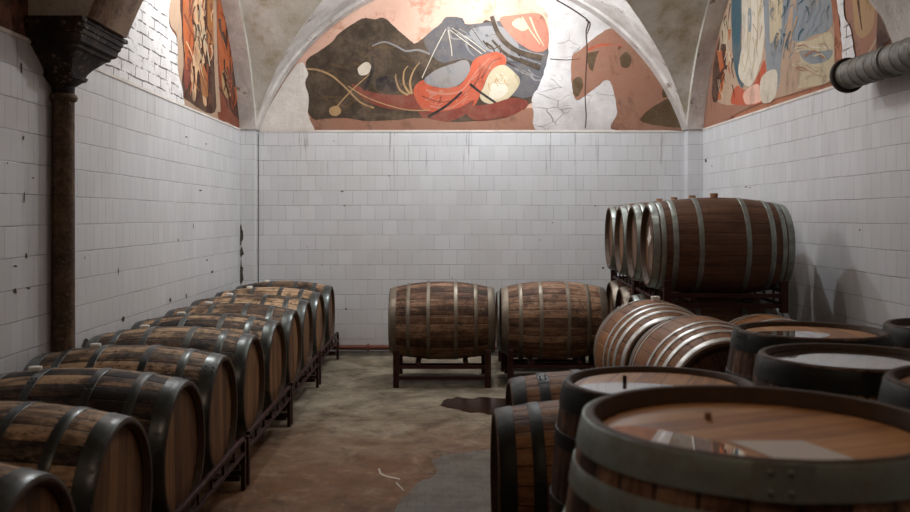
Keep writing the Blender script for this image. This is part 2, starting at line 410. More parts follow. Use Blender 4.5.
def lathe(bm, prof, seg=48, axis='z', mi=0, cap=False, groove=0, per=4):
    """prof: list of (a, r): position along axis, radius"""
    rings = []
    for a, r in prof:
        ring = []
        for i in range(seg):
            t = 2*PI*i/seg
            rr = r - (groove if groove and i % per == 0 else 0)
            c, s = rr*math.cos(t), rr*math.sin(t)
            ring.append(bm.verts.new((c, s, a) if axis == 'z' else (a, c, s) if axis == 'x' else (c, a, s)))
        rings.append(ring)
    flip = axis == 'y'
    for p, q in zip(rings, rings[1:]):
        for i in range(seg):
            j = (i+1) % seg
            vs = (p[i], p[j], q[j], q[i])
            f = bm.faces.new(vs[::-1] if flip else vs); f.material_index = mi
    if cap:
        bm.faces.new(rings[0][::-1]).material_index = mi; bm.faces.new(rings[-1]).material_index = mi

def tube(bm, a, b, r, seg=12, mi=0):
    a, b = Vector(a), Vector(b); d = b-a
    q = d.to_track_quat('Z', 'Y').to_matrix().to_4x4()
    bmesh.ops.create_cone(bm, cap_ends=True, segments=seg, radius1=r, radius2=r, depth=d.length, matrix=Matrix.Translation((a+b)/2) @ q)

def smooth_poly(pts, sub=5, jit=0.0, seed=0):
    rr = random.Random(seed); n = len(pts); out = []
    for i in range(n):
        p0, p1, p2, p3 = (pts[(i+j-1) % n] for j in range(4))
        for s in range(sub):
            t = s/sub
            q = [.5*((2*p1[c]) + (-p0[c]+p2[c])*t + (2*p0[c]-5*p1[c]+4*p2[c]-p3[c])*t*t + (-p0[c]+3*p1[c]-3*p2[c]+p3[c])*t**3) for c in (0, 1)]
            out.append((q[0]+rr.uniform(-jit, jit), q[1]+rr.uniform(-jit, jit)))
    return out
def stroke(pts, w0, w1=None):
    """a tapered ribbon polygon round a polyline (picture units of the mural plan)"""
    w1 = w0 if w1 is None else w1
    P = []
    n = len(pts); fine = []
    for i in range(n-1):
        p0 = pts[max(i-1, 0)]; p1 = pts[i]; p2 = pts[i+1]; p3 = pts[min(i+2, n-1)]
        for s in range(6):
            t = s/6
            fine.append(tuple(.5*((2*p1[c]) + (-p0[c]+p2[c])*t + (2*p0[c]-5*p1[c]+4*p2[c]-p3[c])*t*t + (-p0[c]+3*p1[c]-3*p2[c]+p3[c])*t**3) for c in (0, 1)))
    fine.append(tuple(pts[-1])); L, R = [], []
    for i, p in enumerate(fine):
        a = Vector(fine[max(i-1, 0)]); b = Vector(fine[min(i+1, len(fine)-1)]); d = (b-a).normalized()
        w = w0+(w1-w0)*i/(len(fine)-1)
        L.append((p[0]-d.y*w/2, p[1]+d.x*w/2)); R.append((p[0]+d.y*w/2, p[1]-d.x*w/2))
    return L+R[::-1]

# ------------------------------------------------------------------ the room
XL, XR, YB = -2.03, 2.62, 9.40
XC = (XL+XR)/2; HW = (XR-XL)/2
TOP = 2.29                      # top of the tiling and springing of the vaults
BAYS = [(4.8, YB), (.2, 4.8), (-4.4, .2)]
RV, ZC = 2.27, 1.58             # vault radius and height of its centre
T0 = HW-.165                    # half width inside the wall ribs
YF = -4.4

def wpt(side, px, py):
    """a point seen on a wall -> metres along that wall and height"""
    if side == 'back': s = F/YB; return ((px-VX)/s, CAMH+(VY-py)/s)
    X = XL if side == 'left' else XR
    Y = X*F/(px-VX); return (Y, CAMH+(VY-py)*Y/F)
def to3(side, u, z, off):
    if side == 'back': return (u, YB-off, z)
    if side == 'left': return (XL+off, u, z)
    return (XR-off, u, z)
mural_clamp = True
def wall_poly(bm, side, pts, off, mi, sub=1, jit=0, seed=0):
    """pts in picture units of the photo of that wall; builds one flat patch on the wall"""
    if sub > 1: pts = smooth_poly(pts, sub, jit, seed)
    vs = []
    for p in pts:
        u, z = wpt(side, *p)
        if mural_clamp:
            z = max(z, TOP+.006)
            uc = XC if side == 'back' else 7.1
            d = math.hypot(u-uc, z-ZC); lim = RV+.004
            if d > lim and z > TOP+.05: u, z = uc+(u-uc)*lim/d, ZC+(z-ZC)*lim/d
        vs.append(bm.verts.new(to3(side, u, z, off)))
    try: f = bm.faces.new(vs)
    except ValueError: return
    f.material_index = mi
    f.normal_update()
    want = {'back': Vector((0, -1, 0)), 'left': Vector((1, 0, 0)), 'right': Vector((-1, 0, 0))}[side]
    if f.normal.dot(want) < 0: f.normal_flip()
    bmesh.ops.triangulate(bm, faces=[f])

def quad(bm, a, b, c, d, mi=0):
    f = bm.faces.new([bm.verts.new(p) for p in (a, b, c, d)]); f.material_index = mi

# floor
bm = bmesh.new(); box(bm, XL-.2, XR+.2, YF-.2, YB+.2, -.15, 0)
struct(finish('floor', bm, M['floor'], smooth=False))
# area of small tiles in the floor
def fl(px, py, h=0):
    Y = (CAMH-h)*F/(py-VY); return ((px-VX)*Y/F, Y)
bm = bmesh.new()
pts = [fl(*p) for p in [(396, 512), (404, 497), (418, 483), (436, 474), (432, 462), (446, 455), (470, 452), (492, 450)]]
pts = pts + [(1.2, 5.6), (1.2, 3.6), (-.2, 3.6)]
pts = smooth_poly(pts, 4, .012, 3)
f = bm.faces.new([bm.verts.new((x, y, .002)) for x, y in pts]); f.normal_update()
if f.normal.z < 0: f.normal_flip()
bmesh.ops.triangulate(bm, faces=[f])
struct(finish('floor_small_tiles', bm, M['grid'], smooth=False))

# side walls, back wall, front wall
mural_clamp = False
def tiled_side(name, side, X):
    bm = bmesh.new(); s = 1 if side == 'left' else -1
    box(bm, min(X, X-s*.2), max(X, X-s*.2), YF, YB+.2, 0, TOP, 0)
    return bm
CH = random.Random(5)
def chips(bm, side, pts):
    for i, (px, py, w_, h_) in enumerate(pts):
        r = random.Random(i*7+int(px)); poly = []
        for j in range(9):
            a = 2*PI*j/9; q = r.uniform(.55, 1.1)
            poly.append((px+math.cos(a)*w_/2*q, py+math.sin(a)*h_/2*q))
        wall_poly(bm, side, poly, .002, 1)
bm = tiled_side('wall_left', 'left', XL)
chips(bm, 'left', [(21, 68, 2.2, 13), (24, 197, 1.6, 14), (26, 256, 2, 9), (15, 266, 5, 2), (15, 291, 4, 7), (28, 288, 6, 2.5),
                   (23, 138, 2, 5), (123, 319, 4, 6), (85, 344, 9, 14), (170, 300, 2.5, 5), (186, 296, 1.6, 7), (200, 190.5, 3, 2), (206, 144, 2, 2),
                   (186, 132+5, 2, 2.5), (118, 271, 1.2, 9), (33, 178, 3, 2), (207, 260, 2, 2), (212, 272, 2.5, 3), (7, 163, 2, 2), (178, 240, 1.2, 4), (193, 226, 1, 7)])
struct(finish('wall_left', bm, [M['tile_y'], M['chip']], smooth=False))
bm = tiled_side('wall_right', 'right', XR)
chips(bm, 'right', [(706, 160.5, 2.2, 5), (746, 187, 3, 1.5), (750, 187.5, 2, 1.2), (712, 166, 1.4, 1.4), (860, 230, 2, 2)])
struct(finish('wall_right', bm, [M['tile_y'], M['chip']], smooth=False))
bm = bmesh.new(); box(bm, XL, XR, YB, YB+.2, 0, TOP, 0)
chips(bm, 'back', [(342.5, 191.5, 4, 1.6), (344.5, 205.5, 2, 2), (346, 309, 2.4, 2.4), (322, 265, 2, 1), (603, 268, 2.5, 2.5), (595, 206, 1.6, 1.6),
                   (334, 141, 1.2, 1.5), (307.5, 247, 1, 1.4), (452, 330-52, 1.5, 1), (389, 176, 2, 1), (540, 240, 1.3, 1.3)])
struct(finish('wall_back', bm, [M['tile_x'], M['chip']], smooth=False))
bm = bmesh.new(); box(bm, XL, XR, YF-.2, YF, 0, 4.3, 0)
struct(finish('wall_front', bm, M['brown'], smooth=False))
# tiled corner piers and the crack beside the left one
for nm, x0, x1, side in (('trim_1', XL, XL+.15, -1), ('trim_2', XR-.15, XR, 1)):
    bm = bmesh.new(); box(bm, x0, x1, YB-.15, YB, 0, TOP, 0, .006)
    if side < 0:
        for (zc, hh) in ((1.22, .12), (1.05, .06), (.85, .14)):
            r = random.Random(int(zc*100)); poly = []
            for j in range(12):
                a = 2*PI*j/12; q = r.uniform(.4, 1.1)
                poly.append((XL+.012+math.cos(a)*.028*q, zc+math.sin(a)*hh*q))
            vs = [bm.verts.new((px, YB-.152, pz)) for px, pz in poly]
            f = bm.faces.new(vs); f.material_index = 1; f.normal_update()
            if f.normal.y > 0: f.normal_flip()
            bmesh.ops.triangulate(bm, faces=[f])
        box(bm, x1-.001, x1+.007, YB-.01, YB-.002, .3, TOP-.03, 2)
    struct(finish(nm, bm, [M['tile_x'], M['chip'], M['crack']], smooth=False))

# upper walls behind the lunettes
bm = bmesh.new(); box(bm, XL-.2, XR+.2, YB+.008, YB+.2, TOP, 4.2, 0)
box(bm, XL, XR, YB-.006, YB+.02, TOP-.012, TOP+.008, 1)
struct(finish('wall_back_upper', bm, [M['pink'], M['patch']], smooth=False))
for nm, X, s in (('wall_left_upper', XL, 1), ('wall_right_upper', XR, -1)):
    bm = bmesh.new()
    xs = sorted((X-s*.008, X-s*.2))
    box(bm, xs[0], xs[1], 4.8, YB+.2, TOP, 4.2, 0); box(bm, xs[0], xs[1], YF, 4.8, TOP, 4.2, 1)
    xs = sorted((X+s*.006, X-s*.02)); box(bm, xs[0], xs[1], YF, YB, TOP-.012, TOP+.006, 2)
    struct(finish(nm, bm, [M['terra'], M['brown'], M['patch']], smooth=False))

# groin vaults: one surface per bay, pale wall ribs round a mottled web
def hc(t, extra=0):
    t = min(abs(t), T0)
    return max(TOP, ZC+math.sqrt(max((RV+extra)**2-t*t, 0)))
def vault(name, y0, y1):
    bm = bmesh.new(); yc = (y0+y1)/2; hy = (y1-y0)/2
    # the same divisions both ways, so that the groins run along mesh diagonals
    e = .004/T0
    q = [-1.0-.165/T0, -1-e, -1+e]
    c = [(-1+e)+(2-2*e)*i/72 for i in range(1, 72)]
    c += [sg*(1-e-d) for sg in (-1, 1) for d in (.003, .008, .015)]
    q = sorted(q+c+[1-e, 1+e, 1+.165/T0])
    n = len(q)
    def H(a, b):
        a, b = abs(a)*T0, abs(b)*T0
        if a > T0 and b > T0: return TOP
        if a > T0: return hc(b)
        if b > T0: return hc(a)
        return max(hc(a, .03), hc(b, .03))
    def pos(t, h): return t*(h-.165) if abs(t) <= 1+2*e else math.copysign(h, t)
    V = []
    for a in q:
        row = []
        for b in q:
            x, y = XC+pos(a, HW), yc+pos(b, hy)
            k_ = 0 if max(abs(a), abs(b)) > 1 else .012
            row.append(bm.verts.new((x, y, H(a, b)+k_*noise.noise(Vector((x*2, y*2, 0))))))
        V.append(row)
    for i in range(n-1):
        for j in range(n-1):
            A, B, C_, D = V[i][j], V[i][j+1], V[i+1][j+1], V[i+1][j]
            ua, va = abs(q[i]+q[i+1])/2, abs(q[j]+q[j+1])/2
            def mat(f, ua, va): f.material_index = 1 if (ua > 1 or va > 1 or va > ua) else 0
            if i == j or i+j == n-2:
                T = ((A, B, C_), (A, C_, D)) if i == j else ((A, B, D), (B, C_, D))
                for t3 in T:
                    f = bm.faces.new(t3); m = f.calc_center_median()
                    mat(f, ua if ua > 1 else abs(m.x-XC)/(HW-.165), va if va > 1 else abs(m.y-yc)/(hy-.165))
            else: mat(bm.faces.new((A, B, C_, D)), ua, va)
    return struct(finish(name, bm, [M['web'], M['rib']], angle=50))
for i, (a, b) in enumerate(BAYS): vault('ceiling' if i == 0 else 'ceiling_bay_%d' % (i+1), a, b)

# transverse arches between the bays
def arch(name, yc_, hy=.27):
    bm = bmesh.new(); Ri, zc = 2.235, 1.60; spring = 2.40; xc = .36
    a0 = math.asin((spring-zc)/Ri); N = 60; rings = []
    for i in range(N+1):
        a = a0+(PI-2*a0)*i/N
        ci, si = math.cos(a), math.sin(a)
        ro = 2.75
        row = []
        xo, zo = xc+ro*ci, zc+ro*si
        xo = max(XL-.05, min(XR+.05, xo)); zo = min(zo, 4.15)
        if i in (0, N): zo = spring
        for (yy, inner) in ((yc_-hy, 1), (yc_-hy+.03, 2), (yc_+hy-.03, 2), (yc_+hy, 1), (yc_+hy, 0), (yc_-hy, 0)):
            if inner == 1: row.append(bm.verts.new((xc+(Ri+.02)*ci, yy, zc+(Ri+.02)*si)))
            elif inner == 2: row.append(bm.verts.new((xc+Ri*ci, yy, zc+Ri*si)))
            else: row.append(bm.verts.new((xo, yy, zo)))
        rings.append(row)
    for p, q in zip(rings, rings[1:]):
        for j in range(6):
            kx = (j+1) % 6
            f = bm.faces.new((p[j], q[j], q[kx], p[kx])); f.material_index = 0 if j in (0, 1, 2) else 1
    bm.faces.new(rings[0]).material_index = 0; bm.faces.new(rings[-1][::-1]).material_index = 0
    bmesh.ops.recalc_face_normals(bm, faces=bm.faces)
    return struct(finish(name, bm, [M['soffit'], M['web']], angle=40))
arch('trim_3', 4.8); arch('trim_4', .2)

# skirting and the cement fillet at the foot of the back wall
bm = bmesh.new(); box(bm, XL, XR, YB-.03, YB, 0, .045, 0, .006); struct(finish('baseboard_back', bm, M['base'], smooth=False))

# ------------------------------------------------------------------ wall painting and broken plaster
def patches(name, side, items, mats, label, cat, base=.0):
    bm = bmesh.new(); off = base
    for it in items:
        kind, pts, mi = it[0], it[1], it[2]
        off += .00004
        if kind == 'p': wall_poly(bm, side, pts, off, mi, 5, it[3] if len(it) > 3 else .3, len(pts)*13+int(pts[0][0]))
        elif kind == 'h': wall_poly(bm, side, pts, off, mi)
        else: wall_poly(bm, side, stroke(pts, *it[3]), off, mi)
    o = finish(name, bm, mats, smooth=False)
    return tag(o, label, cat) if label else struct(o)

mural_clamp = True
def inside(p, poly):
    r = False; x, y = p; n = len(poly)
    for i in range(n):
        (x1, y1), (x2, y2) = poly[i], poly[(i+1) % n]
        if (y1 > y) != (y2 > y) and x < (x2-x1)*(y-y1)/(y2-y1)+x1: r = not r
    return r
def brush(poly, n, mis, ln, ang, wd, seed, bend=.35, spread=.4):
    """loose brush strokes that stay inside an outline"""
    rr = random.Random(seed); out = []
    x0, x1 = min(p[0] for p in poly), max(p[0] for p in poly); y0, y1 = min(p[1] for p in poly), max(p[1] for p in poly)
    tries = 0
    while len(out) < n and tries < n*30:
        tries += 1
        p = (rr.uniform(x0, x1), rr.uniform(y0, y1)); a = ang+rr.uniform(-spread, spread); l = ln*rr.uniform(.5, 1.2); b = rr.uniform(-bend, bend)*l
        q = (p[0]+math.cos(a)*l, p[1]+math.sin(a)*l); m = ((p[0]+q[0])/2-math.sin(a)*b, (p[1]+q[1])/2+math.cos(a)*b)
        if inside(p, poly) and inside(q, poly) and inside(m, poly):
            w = wd*rr.uniform(.4, 1.2); out.append(('s', [p, m, q], rr.choice(mis), (w, w*.3)))
    return out
P = {}
def pc(n, *c): P[n] = paint('paint_'+n, srgb(*c)); return P[n]
pc('dusk', 60, 48, 38); pc('olive', 70, 58, 46); pc('slate', 92, 90, 92); pc('haze', 136, 132, 130); pc('orange', 182, 86, 60); pc('salmon', 182, 116, 96)
pc('maroon', 126, 62, 50); pc('cream', 190, 174, 144); pc('ink', 40, 36, 36); pc('clay', 152, 108, 88); pc('straw', 172, 138, 98)
pc('blush', 224, 176, 156); pc('moss', 86, 68, 46); pc('teal', 64, 88, 96); pc('bluegrey', 132, 138, 142); pc('ivory', 206, 194, 174)
pc('flame', 176, 92, 50); pc('umber', 70, 42, 32); pc('rust', 126, 66, 46); pc('amber', 160, 104, 58); pc('flesh', 206, 166, 128); pc('sand', 176, 148, 124)

# back lunette: hills, a red drape and a pale rounded form under a pink sky
mats = [P[n] for n in ('olive', 'slate', 'orange', 'maroon', 'cream', 'ink', 'clay', 'straw', 'blush', 'haze', 'salmon', 'ivory', 'moss', 'dusk')]
O, SL, OR, MA, CR, INK, CL, ST, BL, HZ, SA, IV = range(12)
items = [
 ('p', [(300, 131), (700, 131), (690, 118), (300, 118)], CL),
 ('p', [(306, 62), (318, 52), (332, 42), (338, 34), (352, 24), (364, 18), (374, 19), (384, 18), (396, 28), (410, 40), (416, 43), (428, 34), (440, 24), (447, 17), (462, 18), (466, 24), (480, 24), (486, 20), (500, 24), (520, 20), (545, 40), (548, 70), (540, 100), (528, 104), (500, 116), (460, 122), (400, 120), (350, 122), (312, 118), (306, 90)], O),
 ('p', [(424, 40), (440, 24), (447, 17), (462, 18), (466, 24), (490, 22), (520, 20), (546, 44), (546, 72), (532, 96), (505, 92), (470, 60), (440, 62)], SL),
 ('p', [(470, 30), (500, 26), (516, 40), (520, 60), (500, 56), (480, 46)], HZ),
 *brush([(306, 64), (340, 38), (374, 22), (410, 44), (440, 60), (440, 118), (312, 118)], 46, [12, 12, 13, O], 26, .3, 3.2, 1),
 *brush([(430, 40), (447, 20), (490, 26), (520, 24), (544, 46), (540, 90), (500, 70)], 26, [HZ, SL, 13], 22, .6, 2.2, 2),
 ('p', [(352, 84), (372, 92), (396, 95), (416, 94), (430, 96), (440, 108), (424, 110), (400, 110), (378, 106), (362, 98)], MA, .1),
 ('p', [(414, 88), (424, 80), (440, 86), (458, 86), (468, 74), (474, 60), (486, 54), (498, 52), (506, 58), (504, 66), (490, 72), (482, 90), (474, 106), (456, 116), (440, 118), (424, 110), (416, 100)], OR, .15),
 *brush([(416, 90), (440, 87), (462, 84), (488, 54), (502, 58), (486, 80), (470, 108), (440, 116), (424, 108)], 22, [10, MA, OR, 10], 16, -.6, 1.8, 3),
 ('s', [(422, 96), (440, 102), (458, 98), (474, 84), (484, 66)], MA, (1.2, .6)), ('s', [(426, 90), (444, 94), (462, 90), (476, 72), (490, 58)], 10, (2.2, 1)), ('s', [(430, 106), (450, 108), (468, 96)], 10, (2, 1)), ('s', [(482, 78), (492, 62), (503, 58)], MA, (1.4, .6)),
 ('p', [(418, 110), (436, 112), (458, 108), (474, 100), (466, 114), (446, 122), (428, 122)], MA, .1),
 ('p', [(424, 80), (436, 70), (452, 64), (466, 60), (470, 70), (460, 84), (446, 88), (432, 86)], 9, .1),
 ('p', [(488, 76), (494, 68), (504, 65), (514, 72), (520, 80), (516, 90), (506, 100), (494, 104), (484, 102), (480, 96), (484, 86)], CR, .1),
 ('p', [(492, 84), (502, 82), (508, 90), (500, 98), (490, 98)], IV, .1),
 *brush([(488, 78), (504, 67), (518, 78), (504, 100), (486, 102)], 10, [ST, IV], 10, .9, 1.2, 4),
 ('s', [(470, 84), (480, 92), (496, 103)], INK, (2.6, 2.2)), ('s', [(428, 117), (446, 106), (462, 92)], INK, (3, 2)),
 ('s', [(306, 69), (318, 70), (332, 76), (346, 88), (360, 102), (374, 108)], ST, (2.0, 1.6)),
 ('s', [(348, 86), (364, 96), (384, 104), (408, 110), (430, 110)], ST, (1.2, 1.0)),
 ('s', [(334, 110), (350, 92), (372, 72)], ST, (1.4, .8)), ('p', [(330, 108), (338, 106), (341, 112), (336, 116), (330, 114)], ST, .1),
 ('p', [(376, 80), (384, 76), (394, 78), (400, 86), (396, 92), (384, 92), (377, 88)], INK, .1), ('p', [(358, 68), (366, 62), (371, 66), (368, 74), (360, 75)], IV, .1),
 ('s', [(372, 56), (373, 68), (368, 82), (364, 90)], INK, (2.5, 4)),
 ('s', [(446, 29), (434, 52), (422, 78)], IV, (.8, .8)), ('s', [(448, 30), (451, 46), (452, 56)], IV, (.8, .8)), ('s', [(450, 30), (466, 42), (482, 54)], IV, (.8, .8)), ('s', [(452, 28), (470, 40), (486, 52)], IV, (.7, .7)),
 ('s', [(410, 94), (404, 84), (404, 72), (408, 66)], ST, (2.6, .6)), ('s', [(412, 94), (410, 82), (414, 70), (420, 62)], ST, (2.6, .6)), ('s', [(408, 95), (400, 90), (396, 80), (396, 74)], ST, (2.4, .6)),
 ('s', [(372, 46), (384, 42), (396, 46), (406, 51), (418, 50), (430, 54)], HZ, (1.4, 2.2)),
 ('p', [(500, 18), (516, 15), (540, 14), (548, 30), (547, 48), (536, 52), (520, 44), (506, 30)], SA, .2), ('p', [(512, 24), (520, 18), (528, 27), (522, 31)], CR, .1),
 ('s', [(530, 17), (536, 32), (544, 46)], CR, (2, 1)), ('s', [(522, 17), (530, 30), (540, 44)], CR, (1.6, 1)),
 ('s', [(492, 16), (500, 36), (516, 50), (542, 58)], O, (5, 6)), ('s', [(492, 40), (506, 54), (524, 62), (540, 68)], O, (2, 5)),
 ('s', [(494, 16), (502, 34), (518, 48), (544, 55)], HZ, (1, 1)), ('s', [(492, 38), (510, 52), (526, 59), (541, 64)], HZ, (.8, .8)),
 ('p', [(466, 108), (490, 104), (512, 98), (528, 102), (520, 112), (500, 118), (474, 120)], MA, .2),
 ('p', [(308, 122), (340, 118), (380, 122), (420, 118), (460, 124), (500, 120), (532, 108), (538, 131), (308, 131)], CL, .4),
]
mural = patches('painted_mural', 'back', items, mats, 'large faded mural on the back lunette, dark hills and orange drape under pink sky', 'mural', -.004)

# brown painted remnant on the right of the back lunette
items = [
 ('p', [(572, 56), (580, 50), (594, 38), (614, 27), (640, 30), (690, 80), (700, 131), (616, 131), (617, 112), (612, 86), (606, 80), (598, 86), (590, 92), (578, 100), (573, 94), (571, 76)], 0, .3),
 ('p', [(587, 54), (604, 50), (622, 46), (612, 56), (604, 66), (592, 71), (588, 64)], 1, .2), ('p', [(620, 58), (626, 52), (631, 58), (629, 67), (622, 67)], 1, .2),
 ('p', [(573, 80), (580, 77), (583, 86), (577, 97), (573, 92)], 1, .2), ('p', [(640, 120), (654, 106), (672, 98), (684, 104), (690, 126), (660, 126)], 1, .3),
 ('s', [(588, 50), (602, 45), (622, 46)], 2, (3, 1.5)), ('p', [(662, 92), (666, 82), (672, 92), (664, 98)], 1, .1),
 ('p', [(600, 50), (618, 46), (610, 70), (598, 84), (586, 92), (592, 74)], 3, .2),
]
patches('painted_remnant', 'back', items, [P['clay'], P['moss'], P['orange'], P['clay']], 'brown painted plaster fragment with dark blotches, right of the back mural', 'mural', .006)

# bare plaster areas of the back lunette
bm = bmesh.new()
pl = smooth_poly([(530, -40), (536, 0), (545, 10), (549, 26), (547, 60), (540, 84), (532, 98), (534, 114), (541, 131.5), (616, 131.5), (700, 131.5), (700, -40)], 5, .8, 4)
wall_poly(bm, 'back', pl, .004, 0)
pl = smooth_poly([(258, 131.5), (285, 131.5), (313, 131.5), (311, 122), (308, 112), (309, 96), (305, 84), (308, 74), (303, 63), (296, 66), (283, 84), (270, 106), (259, 126)], 5, .4, 9)
wall_poly(bm, 'back', pl, .006, 1)
crk = [(556, 0), (570, 8), (582, 16), (588, 22), (586, 32), (587, 50), (586, 70), (585, 96), (586, 116), (585, 128)]
wall_poly(bm, 'back', stroke(crk, 1.6, .8), .0075, 2)
wall_poly(bm, 'back', stroke([(586, 20), (590, 24), (587, 34)], 2, .6), .0078, 2)
wall_poly(bm, 'back', stroke([(550, 59), (566, 60), (580, 59)], .9, .5), .0078, 2)
struct(finish('trim_5', bm, [M['flaked'], M['patch'], M['crack']], smooth=False))

# left lunette: whitewashed brick, then an orange and brown painting
bm = bmesh.new()
pl = smooth_poly([(60, 60), (110, 85), (150, 105), (181, 116), (182, 92), (177, 70), (176, 40), (168, 20), (166, -40), (110, -140), (70, -100)], 5, .4, 3)
wall_poly(bm, 'left', pl, .006, 0)
struct(finish('trim_6', bm, [M['brickw']], smooth=False))
mats = [P[n] for n in ('sand', 'rust', 'umber', 'amber', 'flesh', 'cream', 'flame', 'maroon', 'straw')]
items = [
 ('p', [(167, -20), (170, 22), (177, 36), (178, 66), (180, 100), (186, 105), (242, 129), (246, 120), (236, 60), (224, -20)], 0, .3),
 ('p', [(183, -20), (182, 30), (184, 60), (182, 92), (190, 102), (215, 112), (218, 60), (215, -20)], 2, .3),
 ('p', [(184, -20), (184, 40), (188, 66), (194, 50), (193, -20)], 6, .3), ('p', [(184, 60), (190, 58), (193, 70), (186, 90)], 7, .2),
 ('p', [(193, -20), (195, 40), (191, 70), (193, 98), (196, 98), (198, 70), (201, 80), (204, 104), (207, 102), (203, 74), (207, 44), (204, 20), (206, -20)], 4, .2),
 ('p', [(198, 24), (205, 30), (206, 42), (201, 50), (197, 40)], 5, .2), ('s', [(199, 10), (206, 40), (210, 66)], 5, (1.6, 1)), ('s', [(208, -10), (210, 16), (206, 34)], 8, (3, 1.2)),
 ('p', [(208, -20), (214, -20), (216, 20), (212, 52), (208, 40)], 3, .2), ('p', [(200, 60), (206, 72), (208, 96), (202, 92)], 3, .2),
 ('p', [(216, -20), (232, -20), (236, 60), (244, 127), (228, 122), (218, 116), (216, 60)], 1, .3),
 ('p', [(218, -20), (225, -20), (230, 40), (230, 70), (222, 80), (218, 40)], 6, .2), ('p', [(232, 30), (238, 70), (242, 118), (234, 110), (230, 70)], 2, .3),
 ('p', [(222, 74), (228, 70), (232, 86), (230, 98), (224, 94)], 8, .2), ('s', [(215, 0), (216, 60), (219, 112)], 0, (3, 4)),
 *brush([(183, -10), (214, -10), (214, 108), (190, 98), (184, 60)], 60, [1, 2, 3, 6, 4, 7, 2], 22, 1.45, 2.0, 5, .12, .3),
 *brush([(218, -10), (231, -10), (242, 118), (228, 116), (218, 100)], 36, [2, 1, 7, 6, 2], 24, 1.4, 2.2, 6, .12, .25),
 *brush([(195, -5), (204, -5), (202, 60), (206, 98), (198, 66), (195, 92), (194, 50)], 14, [5, 4, 8], 16, 1.5, 1.2, 7, .1, .2),
]
patches('painted_mural', 'left', items, mats, 'tall orange and brown mural with pale vertical shapes on the left lunette', 'mural', -.002)

# right lunette: blue-grey drapes and a cream hanging shape
mats = [P[n] for n in ('sand', 'teal', 'ivory', 'bluegrey', 'flame', 'umber', 'blush', 'cream', 'ink', 'clay', 'orange')]
items = [
 ('p', [(700, 129), (712, 60), (724, -30), (832, -30), (836, 40), (834, 78), (800, 92), (770, 100), (740, 112)], 9, .4),
 ('p', [(716, 100), (720, 60), (732, -30), (830, -30), (832, 60), (828, 78), (790, 94), (750, 104)], 0, .3),
 ('p', [(714, 60), (722, 30), (726, 44), (724, 80), (718, 100), (712, 98)], 5, .2), ('s', [(719, 50), (722, 76), (719, 100)], 4, (5, 3)), ('s', [(725, 20), (724, 44)], 7, (6, 5)),
 ('p', [(732, -30), (742, -30), (741, 40), (744, 84), (738, 82), (732, 50)], 1, .2),
 ('p', [(743, -30), (766, -30), (764, 40), (758, 70), (750, 86), (742, 82), (738, 70), (742, 40)], 2, .2),
 ('s', [(750, -10), (750, 40), (744, 72)], 7, (1.4, 1)), ('s', [(757, -10), (757, 40), (750, 80)], 7, (1.6, 1)), ('p', [(748, 10), (751, 10), (751, 30), (748, 30)], 3, .1),
 ('p', [(732, 104), (736, 86), (748, 90), (758, 74), (764, 60), (766, 80), (762, 102)], 10, .4), ('p', [(744, 92), (758, 84), (762, 100), (746, 104)], 6, .3),
 ('p', [(765, -30), (792, -30), (786, 30), (782, 50), (778, 88), (770, 90), (766, 60)], 3, .2), ('p', [(770, -20), (782, -20), (781, 30), (776, 44), (770, 44)], 7, .2),
 ('p', [(768, 46), (782, 42), (780, 66), (776, 84), (768, 72)], 3, .2), ('p', [(761, 78), (776, 70), (775, 97), (762, 102)], 2, .2),
 ('p', [(800, -30), (830, -30), (832, 24), (812, 36), (796, 44), (792, 30)], 3, .2),
 ('p', [(794, 46), (812, 40), (832, 34), (832, 78), (800, 88), (790, 84)], 7, .3),
 ('p', [(799, 48), (816, 52), (832, 50), (828, 60), (812, 64), (802, 58)], 3, .2), ('p', [(786, 44), (796, 42), (800, 60), (798, 86), (790, 88), (784, 66)], 0, .2),
 ('s', [(800, 44), (812, 47), (830, 48)], 2, (1.2, 1)), *brush([(716, 40), (730, 0), (736, 60), (736, 100), (718, 104)], 26, [4, 5, 0, 7, 5], 18, 1.6, 2.2, 8, .15, .3),
 *brush([(744, -10), (765, -10), (762, 50), (750, 80), (742, 70)], 18, [7, 2, 0], 22, 1.6, 1.4, 9, .15, .2),
 *brush([(768, -10), (830, -10), (830, 28), (800, 40), (778, 80), (770, 40)], 34, [3, 1, 0, 3], 20, 1.9, 2.4, 10, .2, .5),
 *brush([(786, 46), (830, 38), (830, 76), (796, 86)], 20, [0, 7, 9], 16, .2, 2.4, 11),

]
patches('painted_mural', 'right', items, mats, 'pale mural of blue-grey drapes and a cream hanging shape, on the right lunette', 'mural', -.002)
items = [
 ('p', [(842, -30), (880, -30), (890, 20), (876, 50), (862, 62), (854, 62), (848, 30)], 0, .3),
 ('p', [(853, -30), (874, -30), (874, 20), (866, 36), (858, 36), (854, 20)], 1, .2), ('s', [(884, 0), (880, 30), (868, 54)], 2, (3, 2)),
 ('s', [(858, 0), (860, 16), (862, 30)], 3, (2.5, 1)),
 ('p', [(889, -30), (960, -30), (960, 30), (896, 40), (884, 44), (876, 54)], 4, .3),
]
patches('painted_remnant', 'right', items, [P['clay'], P['straw'], P['sand'], P['umber'], P['umber']], 'dim brown painted fragment above the grey duct', 'mural', .0)
bm = bmesh.new()
pl = smooth_poly([(838, -40), (838, 0), (841, 20), (843, 44), (845, 64), (856, 62), (854, 44), (851, 26), (845, 14), (844, -40)], 5, .5, 6)
wall_poly(bm, 'right', pl, .008, 0)
pl = smooth_poly([(831, -40), (832, 0), (835, 30), (836, 66), (844, 66), (842, 40), (840, 20), (838, 0), (838, -40)], 5, .3, 6)
wall_poly(bm, 'right', pl, .006, 1)
struct(finish('trim_7', bm, [M['brickw'], M['terra']], smooth=False))

